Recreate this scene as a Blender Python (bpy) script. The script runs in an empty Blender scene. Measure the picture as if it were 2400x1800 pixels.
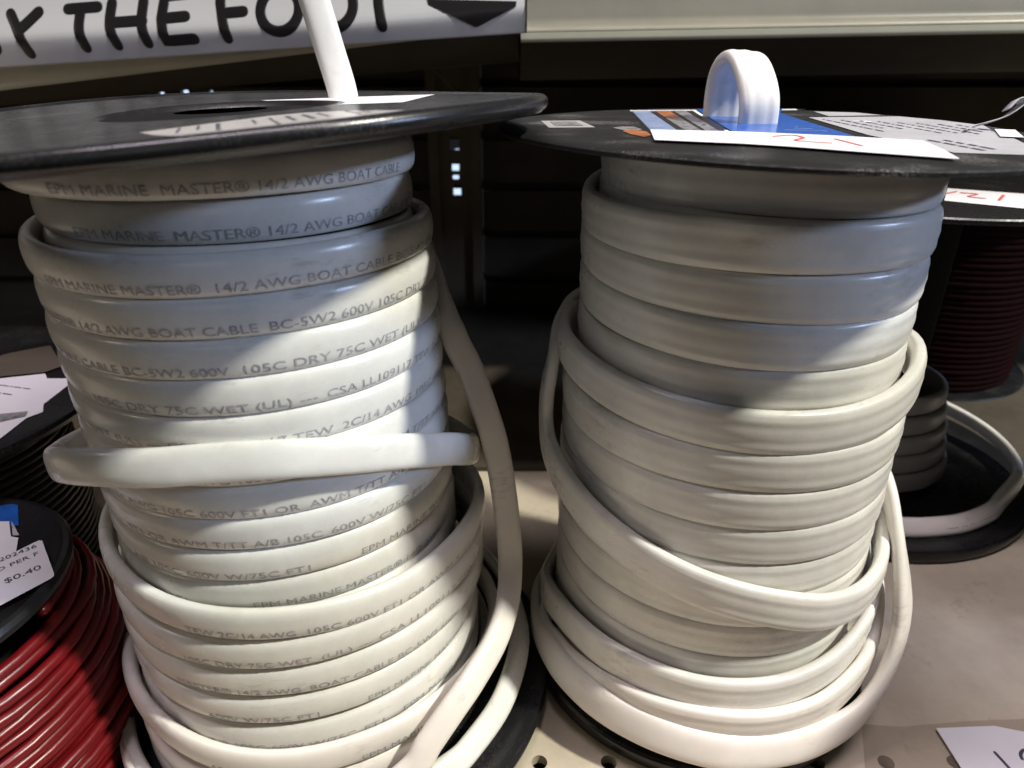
import bpy, bmesh, math, random
from mathutils import Vector, noise

random.seed(7)
R = math.radians
scene = bpy.context.scene
COL = scene.collection

# ------------------------------------------------------------------ camera, world, lamps, exposure
cam_d = bpy.data.cameras.new('camera')
cam = bpy.data.objects.new('camera', cam_d)
COL.objects.link(cam)
cam.location = (0, 0, 0)
cam.rotation_euler = (R(90 - 26), 0, 0)
cam_d.sensor_width = 36.0
cam_d.lens = 36.0 * 1540 / 2212
cam_d.clip_start = 0.01
cam_d.clip_end = 50
cam_d.dof.use_dof = True
cam_d.dof.focus_distance = 0.215
cam_d.dof.aperture_fstop = 17
scene.camera = cam

world = bpy.data.worlds.new('World')
scene.world = world
world.use_nodes = True
bg = world.node_tree.nodes['Background']
bg.inputs['Color'].default_value = (0.86, 0.88, 1.0, 1)
bg.inputs['Strength'].default_value = 0.012

vs = scene.view_settings
vs.view_transform = 'Standard'
vs.look = 'None'
vs.exposure = 0.0
vs.gamma = 1.0
vs.use_curve_mapping = False


def lamp(name, pos, target, size, energy, color, size_y=None):
    d = bpy.data.lights.new(name, 'AREA')
    d.energy = energy
    d.color = color
    d.size = size
    if size_y:
        d.shape = 'RECTANGLE'
        d.size_y = size_y
    else:
        d.shape = 'DISK'
    o = bpy.data.objects.new(name, d)
    COL.objects.link(o)
    o.location = pos
    o.rotation_euler = (Vector(target) - Vector(pos)).to_track_quat('-Z', 'Y').to_euler()
    return o


def direction(az, el, dist, c=(0.0, 0.2, -0.1)):
    return (c[0] + dist * math.cos(R(az)) * math.cos(R(el)),
            c[1] + dist * math.sin(R(az)) * math.cos(R(el)),
            c[2] + dist * math.sin(R(el)))


MID = (0.0, 0.2, -0.1)
lamp('key_lamp', direction(-17, 51, 2.5), MID, 0.14, 84, (1.0, 0.985, 0.87))
lamp('aisle_lamp', direction(-16, 20, 2.2), MID, 0.30, 19.0, (0.52, 0.66, 1.0), 0.10)
lamp('entrance_lamp', direction(-160, 28, 2.4), MID, 0.30, 3.4, (1.0, 0.86, 0.68), 0.2)
lamp('front_lamp', direction(-95, 20, 2.0), MID, 0.9, 1.15, (1.0, 0.93, 0.87), 0.5)
lamp('ceiling_lamp', (-0.15, 0.0, 1.9), (-0.15, 0.12, -0.1), 1.9, 44.0, (1.0, 0.88, 0.98), 0.09)

# ------------------------------------------------------------------ materials


def mat(name, col, rough=0.5, spec=0.5, bump=0.0, bscale=200, vary=0.0, vscale=40, col2=None,
        metal=0.0, emit=None, speck=0.0, sscale=900, alpha=1.0, coat=0.0, sss=0.0, scuff=None):
    m = bpy.data.materials.new(name)
    m.use_nodes = True
    nt = m.node_tree
    b = nt.nodes['Principled BSDF']
    b.inputs['Base Color'].default_value = (*col, 1)
    b.inputs['Roughness'].default_value = rough
    b.inputs['Specular IOR Level'].default_value = spec
    b.inputs['Metallic'].default_value = metal
    b.inputs['Alpha'].default_value = alpha
    b.inputs['Coat Weight'].default_value = coat
    if sss:
        b.inputs['Subsurface Weight'].default_value = sss
        b.inputs['Subsurface Radius'].default_value = (0.004, 0.003, 0.002)
        b.inputs['Subsurface Scale'].default_value = 0.5
    if emit:
        b.inputs['Emission Color'].default_value = (*emit[0], 1)
        b.inputs['Emission Strength'].default_value = emit[1]
    tc = nt.nodes.new('ShaderNodeTexCoord')
    cur = None
    if vary:
        n = nt.nodes.new('ShaderNodeTexNoise')
        n.inputs['Scale'].default_value = vscale
        n.inputs['Detail'].default_value = 6
        n.inputs['Roughness'].default_value = 0.65
        nt.links.new(tc.outputs['Object'], n.inputs['Vector'])
        r = nt.nodes.new('ShaderNodeValToRGB')
        r.color_ramp.elements[0].position = 0.35
        r.color_ramp.elements[1].position = 0.68
        nt.links.new(n.outputs['Fac'], r.inputs['Fac'])
        mx = nt.nodes.new('ShaderNodeMix')
        mx.data_type = 'RGBA'
        c2 = col2 or tuple(c * (1 - vary) for c in col)
        mx.inputs['A'].default_value = (*c2, 1)
        mx.inputs['B'].default_value = (*col, 1)
        nt.links.new(r.outputs['Color'], mx.inputs['Factor'])
        cur = mx.outputs['Result']
        rr = nt.nodes.new('ShaderNodeMapRange')
        rr.inputs['To Min'].default_value = min(1, rough + 0.10)
        rr.inputs['To Max'].default_value = max(0.03, rough - 0.06)
        nt.links.new(n.outputs['Fac'], rr.inputs['Value'])
        nt.links.new(rr.outputs['Result'], b.inputs['Roughness'])
    if speck:
        n2 = nt.nodes.new('ShaderNodeTexNoise')
        n2.inputs['Scale'].default_value = sscale
        n2.inputs['Detail'].default_value = 3
        nt.links.new(tc.outputs['Object'], n2.inputs['Vector'])
        n3 = nt.nodes.new('ShaderNodeTexNoise')
        n3.inputs['Scale'].default_value = 45
        nt.links.new(tc.outputs['Object'], n3.inputs['Vector'])
        ad = nt.nodes.new('ShaderNodeMath')
        ad.operation = 'MULTIPLY'
        nt.links.new(n2.outputs['Fac'], ad.inputs[0])
        nt.links.new(n3.outputs['Fac'], ad.inputs[1])
        r2 = nt.nodes.new('ShaderNodeValToRGB')
        r2.color_ramp.elements[0].position = 0.30
        r2.color_ramp.elements[1].position = 0.46
        nt.links.new(ad.outputs[0], r2.inputs['Fac'])
        mx2 = nt.nodes.new('ShaderNodeMix')
        mx2.data_type = 'RGBA'
        if cur:
            nt.links.new(cur, mx2.inputs['A'])
        else:
            mx2.inputs['A'].default_value = (*col, 1)
        mx2.inputs['B'].default_value = (speck, speck, speck * 0.95, 1)
        nt.links.new(r2.outputs['Color'], mx2.inputs['Factor'])
        cur = mx2.outputs['Result']
    if scuff:
        # grey handling marks: short streaks and dirty patches
        mp = nt.nodes.new('ShaderNodeMapping')
        mp.inputs['Scale'].default_value = (1.0, 1.0, 3.2)
        nt.links.new(tc.outputs['Object'], mp.inputs['Vector'])
        n4 = nt.nodes.new('ShaderNodeTexNoise')
        n4.inputs['Scale'].default_value = 150
        n4.inputs['Detail'].default_value = 5
        n4.inputs['Roughness'].default_value = 0.7
        nt.links.new(mp.outputs['Vector'], n4.inputs['Vector'])
        n5 = nt.nodes.new('ShaderNodeTexNoise')
        n5.inputs['Scale'].default_value = 33
        n5.inputs['Detail'].default_value = 2
        nt.links.new(tc.outputs['Object'], n5.inputs['Vector'])
        m5 = nt.nodes.new('ShaderNodeMath')
        m5.operation = 'MULTIPLY'
        nt.links.new(n4.outputs['Fac'], m5.inputs[0])
        nt.links.new(n5.outputs['Fac'], m5.inputs[1])
        r5 = nt.nodes.new('ShaderNodeValToRGB')
        r5.color_ramp.elements[0].position = 0.33
        r5.color_ramp.elements[1].position = 0.45
        r5.color_ramp.elements[1].color = (0.55, 0.55, 0.55, 1)
        nt.links.new(m5.outputs[0], r5.inputs['Fac'])
        mx5 = nt.nodes.new('ShaderNodeMix')
        mx5.data_type = 'RGBA'
        if cur:
            nt.links.new(cur, mx5.inputs['A'])
        else:
            mx5.inputs['A'].default_value = (*col, 1)
        mx5.inputs['B'].default_value = (*scuff, 1)
        nt.links.new(r5.outputs['Color'], mx5.inputs['Factor'])
        cur = mx5.outputs['Result']
    if cur:
        nt.links.new(cur, b.inputs['Base Color'])
    if bump:
        nb = nt.nodes.new('ShaderNodeTexNoise')
        nb.inputs['Scale'].default_value = bscale
        nb.inputs['Detail'].default_value = 4
        nt.links.new(tc.outputs['Object'], nb.inputs['Vector'])
        bp = nt.nodes.new('ShaderNodeBump')
        bp.inputs['Strength'].default_value = bump
        bp.inputs['Distance'].default_value = 0.001
        nt.links.new(nb.outputs['Fac'], bp.inputs['Height'])
        nt.links.new(bp.outputs['Normal'], b.inputs['Normal'])
    return m


M = {
    'pvc': mat('white_pvc', (0.79, 0.78, 0.735), 0.24, 0.5, 0.12, 110, 0.13, 75, sss=0.15, scuff=(0.47, 0.45, 0.42)),
    'pvc2': mat('white_ribbed_pvc', (0.79, 0.77, 0.725), 0.27, 0.5, 0.12, 110, 0.13, 70, sss=0.15, scuff=(0.47, 0.45, 0.41)),
    'pvc_pink': mat('pinkish_white_pvc', (0.80, 0.755, 0.70), 0.33, 0.5, 0.10, 130, 0.08, 50, sss=0.15, scuff=(0.48, 0.43, 0.39)),  # slightly pinker white, used on the foot layer and some loose loops
    'ink': mat('grey_ink', (0.24, 0.24, 0.28), 0.45, 0.4, vary=0.45, vscale=380, col2=(0.50, 0.50, 0.50)),
    'black': mat('black_plastic', (0.013, 0.013, 0.014), 0.26, 0.5, 0.06, 500, 0.3, 60, speck=0.045, sscale=1900),
    'black_core': mat('dull_black_plastic', (0.010, 0.010, 0.010), 0.8, 0.08),
    'black_sheet': mat('dusty_black_plastic', (0.016, 0.016, 0.015), 0.42, 0.30, 0.3, 700, 0.4, 90, speck=0.20, sscale=2200),
    'paper': mat('white_paper', (0.66, 0.65, 0.67), 0.55, 0.4, 0.1, 90, 0.05, 60),
    'paper_dull': mat('dull_label_paper', (0.44, 0.43, 0.40), 0.24, 0.5, 0.1, 90, 0.12, 70),
    'silver': mat('silver_label', (0.42, 0.42, 0.43), 0.38, 0.5, 0.3, 70, 0.2, 60),
    'blue': mat('blue_label_print', (0.022, 0.115, 0.46), 0.22, 0.5, 0.1, 90, 0.35, 160),
    'paleblue': mat('pale_blue_print', (0.26, 0.33, 0.50), 0.3, 0.5, vary=0.4, vscale=220),
    'labelblack': mat('label_black_print', (0.02, 0.02, 0.022), 0.3, 0.5),
    'orange': mat('orange_print', (0.50, 0.17, 0.04), 0.35, 0.5, vary=0.5, vscale=300, col2=(0.12, 0.06, 0.04)),
    'greyprint': mat('grey_print', (0.32, 0.32, 0.32), 0.35, 0.5, vary=0.75, vscale=520, col2=(0.07, 0.07, 0.07)),
    'red_ink': mat('red_marker_ink', (0.62, 0.10, 0.07), 0.5, 0.3),
    'dark_ink': mat('dark_print_ink', (0.06, 0.06, 0.09), 0.5, 0.3),
    'red_pvc': mat('red_pvc', (0.17, 0.005, 0.008), 0.28, 0.42, 0.1, 200, 0.25, 50),
    'black_pvc': mat('black_pvc', (0.012, 0.012, 0.014), 0.35, 0.5, 0.1, 200),
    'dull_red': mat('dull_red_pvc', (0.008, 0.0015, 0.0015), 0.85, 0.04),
    'grey_pvc': mat('grey_pvc', (0.30, 0.28, 0.26), 0.36, 0.5, 0.1, 150, 0.2, 60),
    'shelf': mat('beige_shelf_paint', (0.54, 0.475, 0.355), 0.55, 0.35, 0.2, 350, 0.16, 22, (0.40, 0.345, 0.26), scuff=(0.26, 0.215, 0.16)),
    'tape': mat('brown_tape', (0.40, 0.33, 0.25), 0.28, 0.5, 0.35, 60, 0.2, 40, alpha=0.30),
    'cream': mat('cream_shelf_steel', (0.70, 0.67, 0.52), 0.33, 0.5, 0.1, 60, 0.12, 20),
    'olive': mat('greyed_olive_steel', (0.62, 0.55, 0.44), 0.35, 0.5, 0.1, 60, 0.3, 9, (0.47, 0.43, 0.34)),
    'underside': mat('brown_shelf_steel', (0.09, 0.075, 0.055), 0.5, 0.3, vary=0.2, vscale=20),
    'wallboard': mat('dark_back_board', (0.075, 0.062, 0.048), 0.6, 0.3, vary=0.4, vscale=12),
    'void': mat('dark_void', (0.004, 0.004, 0.006), 0.9, 0.1),
    'post': mat('brown_steel_post', (0.13, 0.10, 0.065), 0.5, 0.4, vary=0.25, vscale=18),
    'sign': mat('glossy_white_vinyl', (0.68, 0.66, 0.68), 0.22, 0.5, 0.15, 18, coat=0.3),
    'sign_ink': mat('black_vinyl_lettering', (0.016, 0.014, 0.016), 0.35, 0.4),
    'rod_glow': mat('added_rod_glow', (0.8, 0.85, 1.0), 0.4, emit=((0.58, 0.75, 1.0), 1.3)),  # glow of the rods added behind the post and wall
    'steel': mat('steel', (0.5, 0.5, 0.52), 0.3, metal=1.0),
}

# ------------------------------------------------------------------ object helpers


def root_loc(p):
    v = Vector((0, 0, 0))
    while p is not None:
        v += Vector(p.location)
        p = p.parent
    return v


def obj(name, verts, faces, m, parent=None, smooth=True, sharp=None, loc=None):
    """verts are world coordinates; a top-level mesh may get its own origin (loc)"""
    off = root_loc(parent) if parent else Vector(loc or (0, 0, 0))
    me = bpy.data.meshes.new(name)
    me.from_pydata([tuple(Vector(v) - off) for v in verts], [], faces)
    ms = m if isinstance(m, (list, tuple)) else [m]
    for x in ms:
        me.materials.append(x)
    if smooth:
        me.polygons.foreach_set('use_smooth', [True] * len(me.polygons))
        if sharp:
            me.set_sharp_from_angle(angle=R(sharp))
    me.update()
    o = bpy.data.objects.new(name, me)
    COL.objects.link(o)
    if parent:
        o.parent = parent
    elif loc:
        o.location = loc
    return o


def tag(o, label=None, cat=None, group=None, kind=None):
    if label:
        o['label'] = label
    if cat:
        o['category'] = cat
    if group:
        o['group'] = group
    if kind:
        o['kind'] = kind
    return o


def thing(name, loc, label, cat, group=None):
    o = bpy.data.objects.new(name, None)
    COL.objects.link(o)
    o.location = loc
    o.empty_display_size = 0.02
    return tag(o, label, cat, group)


def box(x0, x1, y0, y1, z0, z1):
    v = [(x, y, z) for z in (z0, z1) for y in (y0, y1) for x in (x0, x1)]
    f = [(0, 2, 3, 1), (4, 5, 7, 6), (0, 1, 5, 4), (2, 6, 7, 3), (0, 4, 6, 2), (1, 3, 7, 5)]
    return v, f


def merge(*parts):
    V, F = [], []
    for v, f in parts:
        n = len(V)
        V += v
        F += [tuple(i + n for i in q) for q in f]
    return V, F


def lathe(profile, tf, seg=128, closed=False):
    """profile [(r,z)], tf maps local (x,y,z) to world"""
    V, F = [], []
    n = len(profile)
    for i in range(seg):
        a = 2 * math.pi * i / seg
        for r, z in profile:
            V.append(tf((r * math.cos(a), r * math.sin(a), z)))
    for i in range(seg):
        j = (i + 1) % seg
        for k in range(n - 1 + (1 if closed else 0)):
            k2 = (k + 1) % n
            F.append((i * n + k, j * n + k, j * n + k2, i * n + k2))
    return V, F


def sweep(path, normals, prof, closed=False, caps=True):
    """prof: list of (u across width, v along the normal)"""
    V, F = [], []
    n, m = len(path), len(prof)
    for i in range(n):
        a = path[(i - 1) % n] if (closed or i > 0) else path[i]
        b = path[(i + 1) % n] if (closed or i < n - 1) else path[i]
        t = (Vector(b) - Vector(a)).normalized()
        nn = Vector(normals[i])
        nn = (nn - t * nn.dot(t)).normalized()
        w = t.cross(nn).normalized()
        p = Vector(path[i])
        for u, v in prof:
            V.append(tuple(p + w * u + nn * v))
    for i in range(n if closed else n - 1):
        j = (i + 1) % n
        for k in range(m):
            k2 = (k + 1) % m
            F.append((i * m + k, i * m + k2, j * m + k2, j * m + k))
    if caps and not closed:
        F.append(tuple(range(m))[::-1])
        F.append(tuple((n - 1) * m + k for k in range(m)))
    return V, F


def catmull(pts, sub=10, closed=False):
    out = []
    n = len(pts)
    rng = range(n) if closed else range(n - 1)
    for i in rng:
        g = lambda k: Vector(pts[k % n]) if closed else Vector(pts[max(0, min(n - 1, k))])
        p0, p1, p2, p3 = g(i - 1), g(i), g(i + 1), g(i + 2)
        for s in range(sub):
            t = s / sub
            out.append(0.5 * (2 * p1 + (p2 - p0) * t + (2 * p0 - 5 * p1 + 4 * p2 - p3) * t * t
                              + (3 * p1 - p0 - 3 * p2 + p3) * t ** 3))
    if not closed:
        out.append(Vector(pts[-1]))
    return out


def superellipse(a, b, e, n=28):
    out = []
    for i in range(n):
        t = 2 * math.pi * i / n
        c, s = math.cos(t), math.sin(t)
        out.append((a * math.copysign(abs(c) ** (2 / e), c), b * math.copysign(abs(s) ** (2 / e), s)))
    return out


def ribbed(a, b, n=60, rib=0.00022, k=3):
    out = []
    for u, v in superellipse(a, b, 3.0, n):
        v2 = v - math.copysign(rib, v) * (0.5 - 0.5 * math.cos(2 * math.pi * k * (u + a) / (2 * a))) * 0 \
            - math.copysign(rib, v) * (0.5 + 0.5 * math.cos(2 * math.pi * k * (u + a) / (2 * a))) * (1 if abs(u) < a * 0.8 else 0)
        out.append((u, v2))
    return out


PROF_L = superellipse(0.0050, 0.00225, 2.5)
PROF_R = ribbed(0.0066, 0.00235)


def tube(path, r, m=10, flat=1.0, flat_axis=None, closed=False, dome=True):
    """round tube with domed ends"""
    P = [Vector(p) for p in path]
    rad = [r] * len(P)
    if dome and not closed:
        t0 = (P[1] - P[0]).normalized()
        t1 = (P[-1] - P[-2]).normalized()
        hs, he, rs, re_ = [], [], [], []
        for a in (85, 60, 35):
            hs.append(P[0] - t0 * r * math.sin(R(a)))
            rs.append(r * math.cos(R(a)))
        for a in (35, 60, 85):
            he.append(P[-1] + t1 * r * math.sin(R(a)))
            re_.append(r * math.cos(R(a)))
        P = hs + P + he
        rad = rs + rad + re_
    V, F = [], []
    n = len(P)
    up = Vector((0, 0, 1))
    prev = None
    for i in range(n):
        a = P[(i - 1) % n] if (closed or i > 0) else P[i]
        b = P[(i + 1) % n] if (closed or i < n - 1) else P[i]
        t = (b - a).normalized()
        nn = prev if prev is not None else (Vector((0, 0, 1)) if abs(t.z) < 0.9 else Vector((1, 0, 0)))
        nn = (nn - t * nn.dot(t)).normalized()
        prev = nn
        w = t.cross(nn)
        for k in range(m):
            q = 2 * math.pi * k / m
            d = (nn * math.cos(q) + w * math.sin(q)) * rad[i]
            if flat_axis is not None:
                fa = Vector(flat_axis)
                d -= fa * d.dot(fa) * (1 - flat)
            V.append(tuple(P[i] + d))
    for i in range(n if closed else n - 1):
        j = (i + 1) % n
        for k in range(m):
            k2 = (k + 1) % m
            F.append((i * m + k, i * m + k2, j * m + k2, j * m + k))
    if not closed:
        F.append(tuple(range(m))[::-1])
        F.append(tuple((n - 1) * m + k for k in range(m)))
    return V, F


def text_shape(s, cuts=4):
    """flat triangulated lettering: unit cap height about 0.73, returns (verts xy, faces, width)"""
    cu = bpy.data.curves.new('lettering', 'FONT')
    cu.body = s
    cu.size = 1.0
    cu.resolution_u = 3
    cu.fill_mode = 'FRONT'
    cu.offset = 0.001
    o = bpy.data.objects.new('lettering', cu)
    COL.objects.link(o)
    dg = bpy.context.evaluated_depsgraph_get()
    dg.update()
    me = bpy.data.meshes.new_from_object(o.evaluated_get(dg))
    bm = bmesh.new()
    bm.from_mesh(me)
    for k in range(cuts):
        y = -0.05 + 0.85 * (k + 0.5) / cuts
        bmesh.ops.bisect_plane(bm, geom=bm.verts[:] + bm.edges[:] + bm.faces[:], plane_co=(0, y, 0), plane_no=(0, 1, 0))
    bmesh.ops.triangulate(bm, faces=bm.faces[:])
    V = [(v.co.x, v.co.y) for v in bm.verts]
    bm.verts.index_update()
    F = [tuple(v.index for v in f.verts) for f in bm.faces]
    bm.free()
    bpy.data.objects.remove(o)
    bpy.data.curves.remove(cu)
    bpy.data.meshes.remove(me)
    return V, F, (max(v[0] for v in V) if V else 0)


def polar(ax, th, r, z):
    return (ax[0] + r * math.cos(R(th)), ax[1] + r * math.sin(R(th)), z)


# ------------------------------------------------------------------ the shelf and what is behind it
SHELF_Z = -0.224


def plate_with_holes(x0, x1, y0, y1, z, holes, depth, half):
    """sheet in the XY plane with round holes (x, y, r), each hole with a wall of the given depth"""
    xs = sorted({x0, x1, *[h[0] - half for h in holes], *[h[0] + half for h in holes]})
    ys = sorted({y0, y1, *[h[1] - half for h in holes], *[h[1] + half for h in holes]})
    V, F = [], []

    def add(*q):
        n = len(V)
        V.extend(q)
        F.append(tuple(range(n, n + len(q))))
    for i in range(len(xs) - 1):
        for j in range(len(ys) - 1):
            a, b, c, d = xs[i], xs[i + 1], ys[j], ys[j + 1]
            hole = None
            for h in holes:
                if a < h[0] < b and c < h[1] < d and b - a < 2.2 * half and d - c < 2.2 * half:
                    hole = h
            if not hole:
                add((a, c, z), (b, c, z), (b, d, z), (a, d, z))
                continue
            n = 32
            for k in range(n):
                t0, t1 = 2 * math.pi * k / n, 2 * math.pi * (k + 1) / n

                def rim(t, r, zz):
                    return (hole[0] + r * math.cos(t), hole[1] + r * math.sin(t), zz)

                def sq(t):
                    cx, sy = math.cos(t), math.sin(t)
                    s = half / max(abs(cx), abs(sy))
                    return (hole[0] + cx * s, hole[1] + sy * s, z)
                add(sq(t0), sq(t1), rim(t1, hole[2], z), rim(t0, hole[2], z))
                add(rim(t0, hole[2], z), rim(t1, hole[2], z), rim(t1, hole[2], z - depth), rim(t0, hole[2], z - depth))
    return V, F


holes = [(0.0094 + 0.0238 * k, 0.163, 0.0027) for k in range(-12, 12)]
v, f = merge(plate_with_holes(-0.75, 0.75, 0.03, 0.64, SHELF_Z, holes, 0.004, 0.0042),
             box(-0.75, 0.75, 0.03, 0.64, SHELF_Z - 0.03, SHELF_Z - 0.02))
o = obj('shelf_surface', v, f, M['shelf'], smooth=False)
tag(o, kind='structure')

v, f = box(-0.75, 0.75, 0.345, 0.6195, SHELF_Z + 0.0004, SHELF_Z + 0.0030)  # dark sheet that paints shade onto the rear shelf floor
tag(obj('shelf_shade_sheet', v, f, mat('painted_shade_brown', (0.085, 0.068, 0.050), 0.75, 0.15, 0.3, 120, 0.35, 25), smooth=False, loc=(0, 0.48, SHELF_Z)),
    'dark brown sheet painting shade over the rear half of the beige shelf', 'painted shade')

# back boards with dark grooves, one sheet set on either side of the post
WALL_Y = 0.62
tops = [-0.2010, -0.1600, -0.1190, -0.0780, -0.0370, 0.0040, 0.0450]


def board(x0, x1, y, z0, z1, hs=()):
    v, f = plate_with_holes(x0, x1, z0, z1, 0.0, [(h[0], h[1], h[2]) for h in hs], -0.006, 0.0038) if hs else \
        ([(x0, z0, 0), (x1, z0, 0), (x1, z1, 0), (x0, z1, 0)], [(0, 1, 2, 3)])
    v = [(p[0], y + p[2], p[1]) for p in v]
    rim, rf = [], []
    for zz in (z0, z1):
        n = len(rim)
        rim += [(x0, y, zz), (x1, y, zz), (x1, y + 0.012, zz), (x0, y + 0.012, zz)]
        rf.append((n, n + 1, n + 2, n + 3))
    return merge((v, f), (rim, rf))


parts = []
left_holes = [(-0.2835, -0.0412, 0.0026), (-0.2639, -0.0408, 0.0032), (-0.2431, -0.0406, 0.0018)]  # holes cut so the added rod shows as small white glints
for k, zt in enumerate(tops):
    zb = zt - 0.0340
    parts.append(board(-0.80, -0.0695, WALL_Y, zb, zt, [(h[0], h[1] , h[2]) for h in left_holes] if abs(zt + 0.037) < 1e-6 else ()))
    parts.append(board(-0.0245, 0.80, WALL_Y, zb, zt, [(0.2245, -0.0237, 0.0018)] if abs(zt - 0.0040) < 1e-6 else ()))
    # groove floor
    g0, g1 = zt, zt + 0.007
    parts.append(([(-0.80, WALL_Y + 0.012, g0), (0.80, WALL_Y + 0.012, g0), (0.80, WALL_Y + 0.012, g1), (-0.80, WALL_Y + 0.012, g1)], [(0, 1, 2, 3)]))
v, f = merge(*parts)
tag(obj('back_wall', v, f, M['wallboard'], smooth=False), kind='structure')

# steel post with slots
py_ = WALL_Y - 0.008


def rect_holes(x0, x1, z0, z1, y, hs):
    xs = sorted({x0, x1, *[h[0] for h in hs], *[h[1] for h in hs]})
    zs = sorted({z0, z1, *[h[2] for h in hs], *[h[3] for h in hs]})
    V, F = [], []
    for i in range(len(xs) - 1):
        for j in range(len(zs) - 1):
            cx, cz = (xs[i] + xs[i + 1]) / 2, (zs[j] + zs[j + 1]) / 2
            if any(h[0] < cx < h[1] and h[2] < cz < h[3] for h in hs):
                continue
            n = len(V)
            V += [(xs[i], y, zs[j]), (xs[i + 1], y, zs[j]), (xs[i + 1], y, zs[j + 1]), (xs[i], y, zs[j + 1])]
            F.append((n, n + 1, n + 2, n + 3))
    for h in hs:
        n = len(V)
        V += [(h[0], y, h[2]), (h[1], y, h[2]), (h[1], y, h[3]), (h[0], y, h[3]),
              (h[0], y + 0.003, h[2]), (h[1], y + 0.003, h[2]), (h[1], y + 0.003, h[3]), (h[0], y + 0.003, h[3])]
        F += [(n, n + 1, n + 5, n + 4), (n + 1, n + 2, n + 6, n + 5), (n + 2, n + 3, n + 7, n + 6), (n + 3, n, n + 4, n + 7)]
    return V, F


slots = [(-0.0510, -0.0435, -0.0842, -0.0740)] + \
        [(-0.0500, -0.0440, -0.1010, -0.0955), (-0.0496, -0.0444, -0.1078, -0.1044), (-0.0494, -0.0430, -0.1210, -0.1120)]
post = thing('shelf_post', (-0.047, py_, SHELF_Z), 'dark brown slotted steel post on the back wall between the two white cable spools', 'post')
v, f = merge(rect_holes(-0.060, -0.034, SHELF_Z, 0.05, py_, slots),
             box(-0.0685, -0.060, py_ - 0.004, py_ + 0.007, SHELF_Z, 0.05),
             box(-0.034, -0.0255, py_ - 0.004, py_ + 0.007, SHELF_Z, 0.05))
obj('slotted_face', v, f, M['post'], post, smooth=False)

for i, (p0, p1, r_, lb) in enumerate([  # glowing rods added behind the openings to show as bright spots
        ((-0.047, 0.640, -0.124), (-0.047, 0.640, -0.094), 0.007, 'glowing rod added behind the slots of the brown post'),
        ((-0.310, 0.640, -0.044), (-0.225, 0.640, -0.043), 0.006, 'glowing rod added behind three small holes in the back wall above the left spool'),
        ((0.205, 0.640, -0.0235), (0.245, 0.640, -0.0235), 0.005, 'glowing rod added behind one pinhole in the back wall above the right spool')]):
    c = [(p0[k] + p1[k]) / 2 for k in range(3)]
    v, f = tube([p0, p1], r_, 12)
    tag(obj('glow_rod', v, f, M['rod_glow'], loc=c), lb, 'lamp', 'glowing rods added behind the back wall')

# upper shelf: right section (level) and left section (drooping)


def loft(sections):
    V, F = [], []
    n = len(sections[0])
    for s in sections:
        V += s
    for i in range(len(sections) - 1):
        for k in range(n - 1):
            F.append((i * n + k, (i + 1) * n + k, (i + 1) * n + k + 1, i * n + k + 1))
    return V, F


def arc2(cx, cz, r, a0, a1, n=6):
    return [(cx + r * math.cos(R(a0 + (a1 - a0) * i / n)), cz + r * math.sin(R(a0 + (a1 - a0) * i / n))) for i in range(n + 1)]


up = thing('upper_shelf', (0.25, 0.41, 0.0), 'cream steel shelf edge, the level run above the right spool', 'shelf', 'upper shelf runs')


def rise(x):
    return 0.0011 + (x - 0.007) * 0.0165


prof = [(0.462, 0.085), (0.447, 0.061), (0.4327, 0.038), (0.4240, 0.024), (0.4165, 0.012)] + arc2(0.4125, 0.0075, 0.004, 0, -90, 5) + \
       arc2(0.4015, 0.0010, 0.0016, 100, 185, 5)
prof2 = [(0.4000, 0.0006), (0.3999, -0.0017)] + arc2(0.4018, -0.0021, 0.0019, 180, 262, 5)
prof3 = [(0.4016, -0.00395), (0.410, -0.0075), (0.432, -0.018), (0.436, -0.0235), (0.62, -0.0235)]
obj('face_panel', *loft([[(x, y, z + rise(x)) for y, z in prof] for x in (0.004, 0.30, 0.75)]), M['olive'], up, sharp=40)
obj('front_lip', *loft([[(x, y, z + rise(x)) for y, z in prof2] for x in (0.0045, 0.30, 0.75)]), M['cream'], up, sharp=50)
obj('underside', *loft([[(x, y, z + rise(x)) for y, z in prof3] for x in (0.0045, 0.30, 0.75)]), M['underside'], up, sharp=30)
obj('deck', *box(0.004, 0.75, 0.4195, 0.64, 0.0045, 0.0065), M['olive'], up, smooth=False)

up2 = thing('upper_shelf', (-0.25, 0.41, -0.01), 'cream steel shelf edge, the drooping run under the foot sign', 'shelf', 'upper shelf runs')


def lz(x, a, s):
    return a + (x + 0.055) * s


def left_sec(x):
    t = lz(x, 0.006, 0.075)
    b = lz(x, -0.0026, 0.108)
    return [(x, 0.440, 0.09), (x, 0.402, t), (x, 0.3985, t - 0.002), (x, 0.3980, b + 0.003), (x, 0.3990, b + 0.0012), (x, 0.4008, b)]


def left_under(x):
    b = lz(x, -0.0026, 0.108)
    e = min(lz(x, -0.0170, 0.077), b - 0.004)
    d = b - e
    return [(x, 0.4009, b - 0.0001), (x, 0.4065, b - d * 0.30), (x, 0.4120, b - d * 0.62), (x, 0.4190, b - d * 0.9), (x, 0.425, e), (x, 0.62, e + 0.001)]


xs = [0.0035, -0.05, -0.10, -0.15, -0.20, -0.25, -0.30, -0.40, -0.6]
obj('front_lip', *loft([left_sec(x) for x in xs]), M['cream'], up2, sharp=50)
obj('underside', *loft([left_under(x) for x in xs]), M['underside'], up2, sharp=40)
obj('deck', *box(-0.75, 0.0030, 0.425, 0.64, 0.0125, 0.0145), M['olive'], up2, smooth=False)
v, f = tube([(-0.048, 0.43, -0.012), (-0.034, 0.47, -0.030)], 0.0011, 8)
obj('brace_wire', v, f, M['post'], up2)

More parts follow.
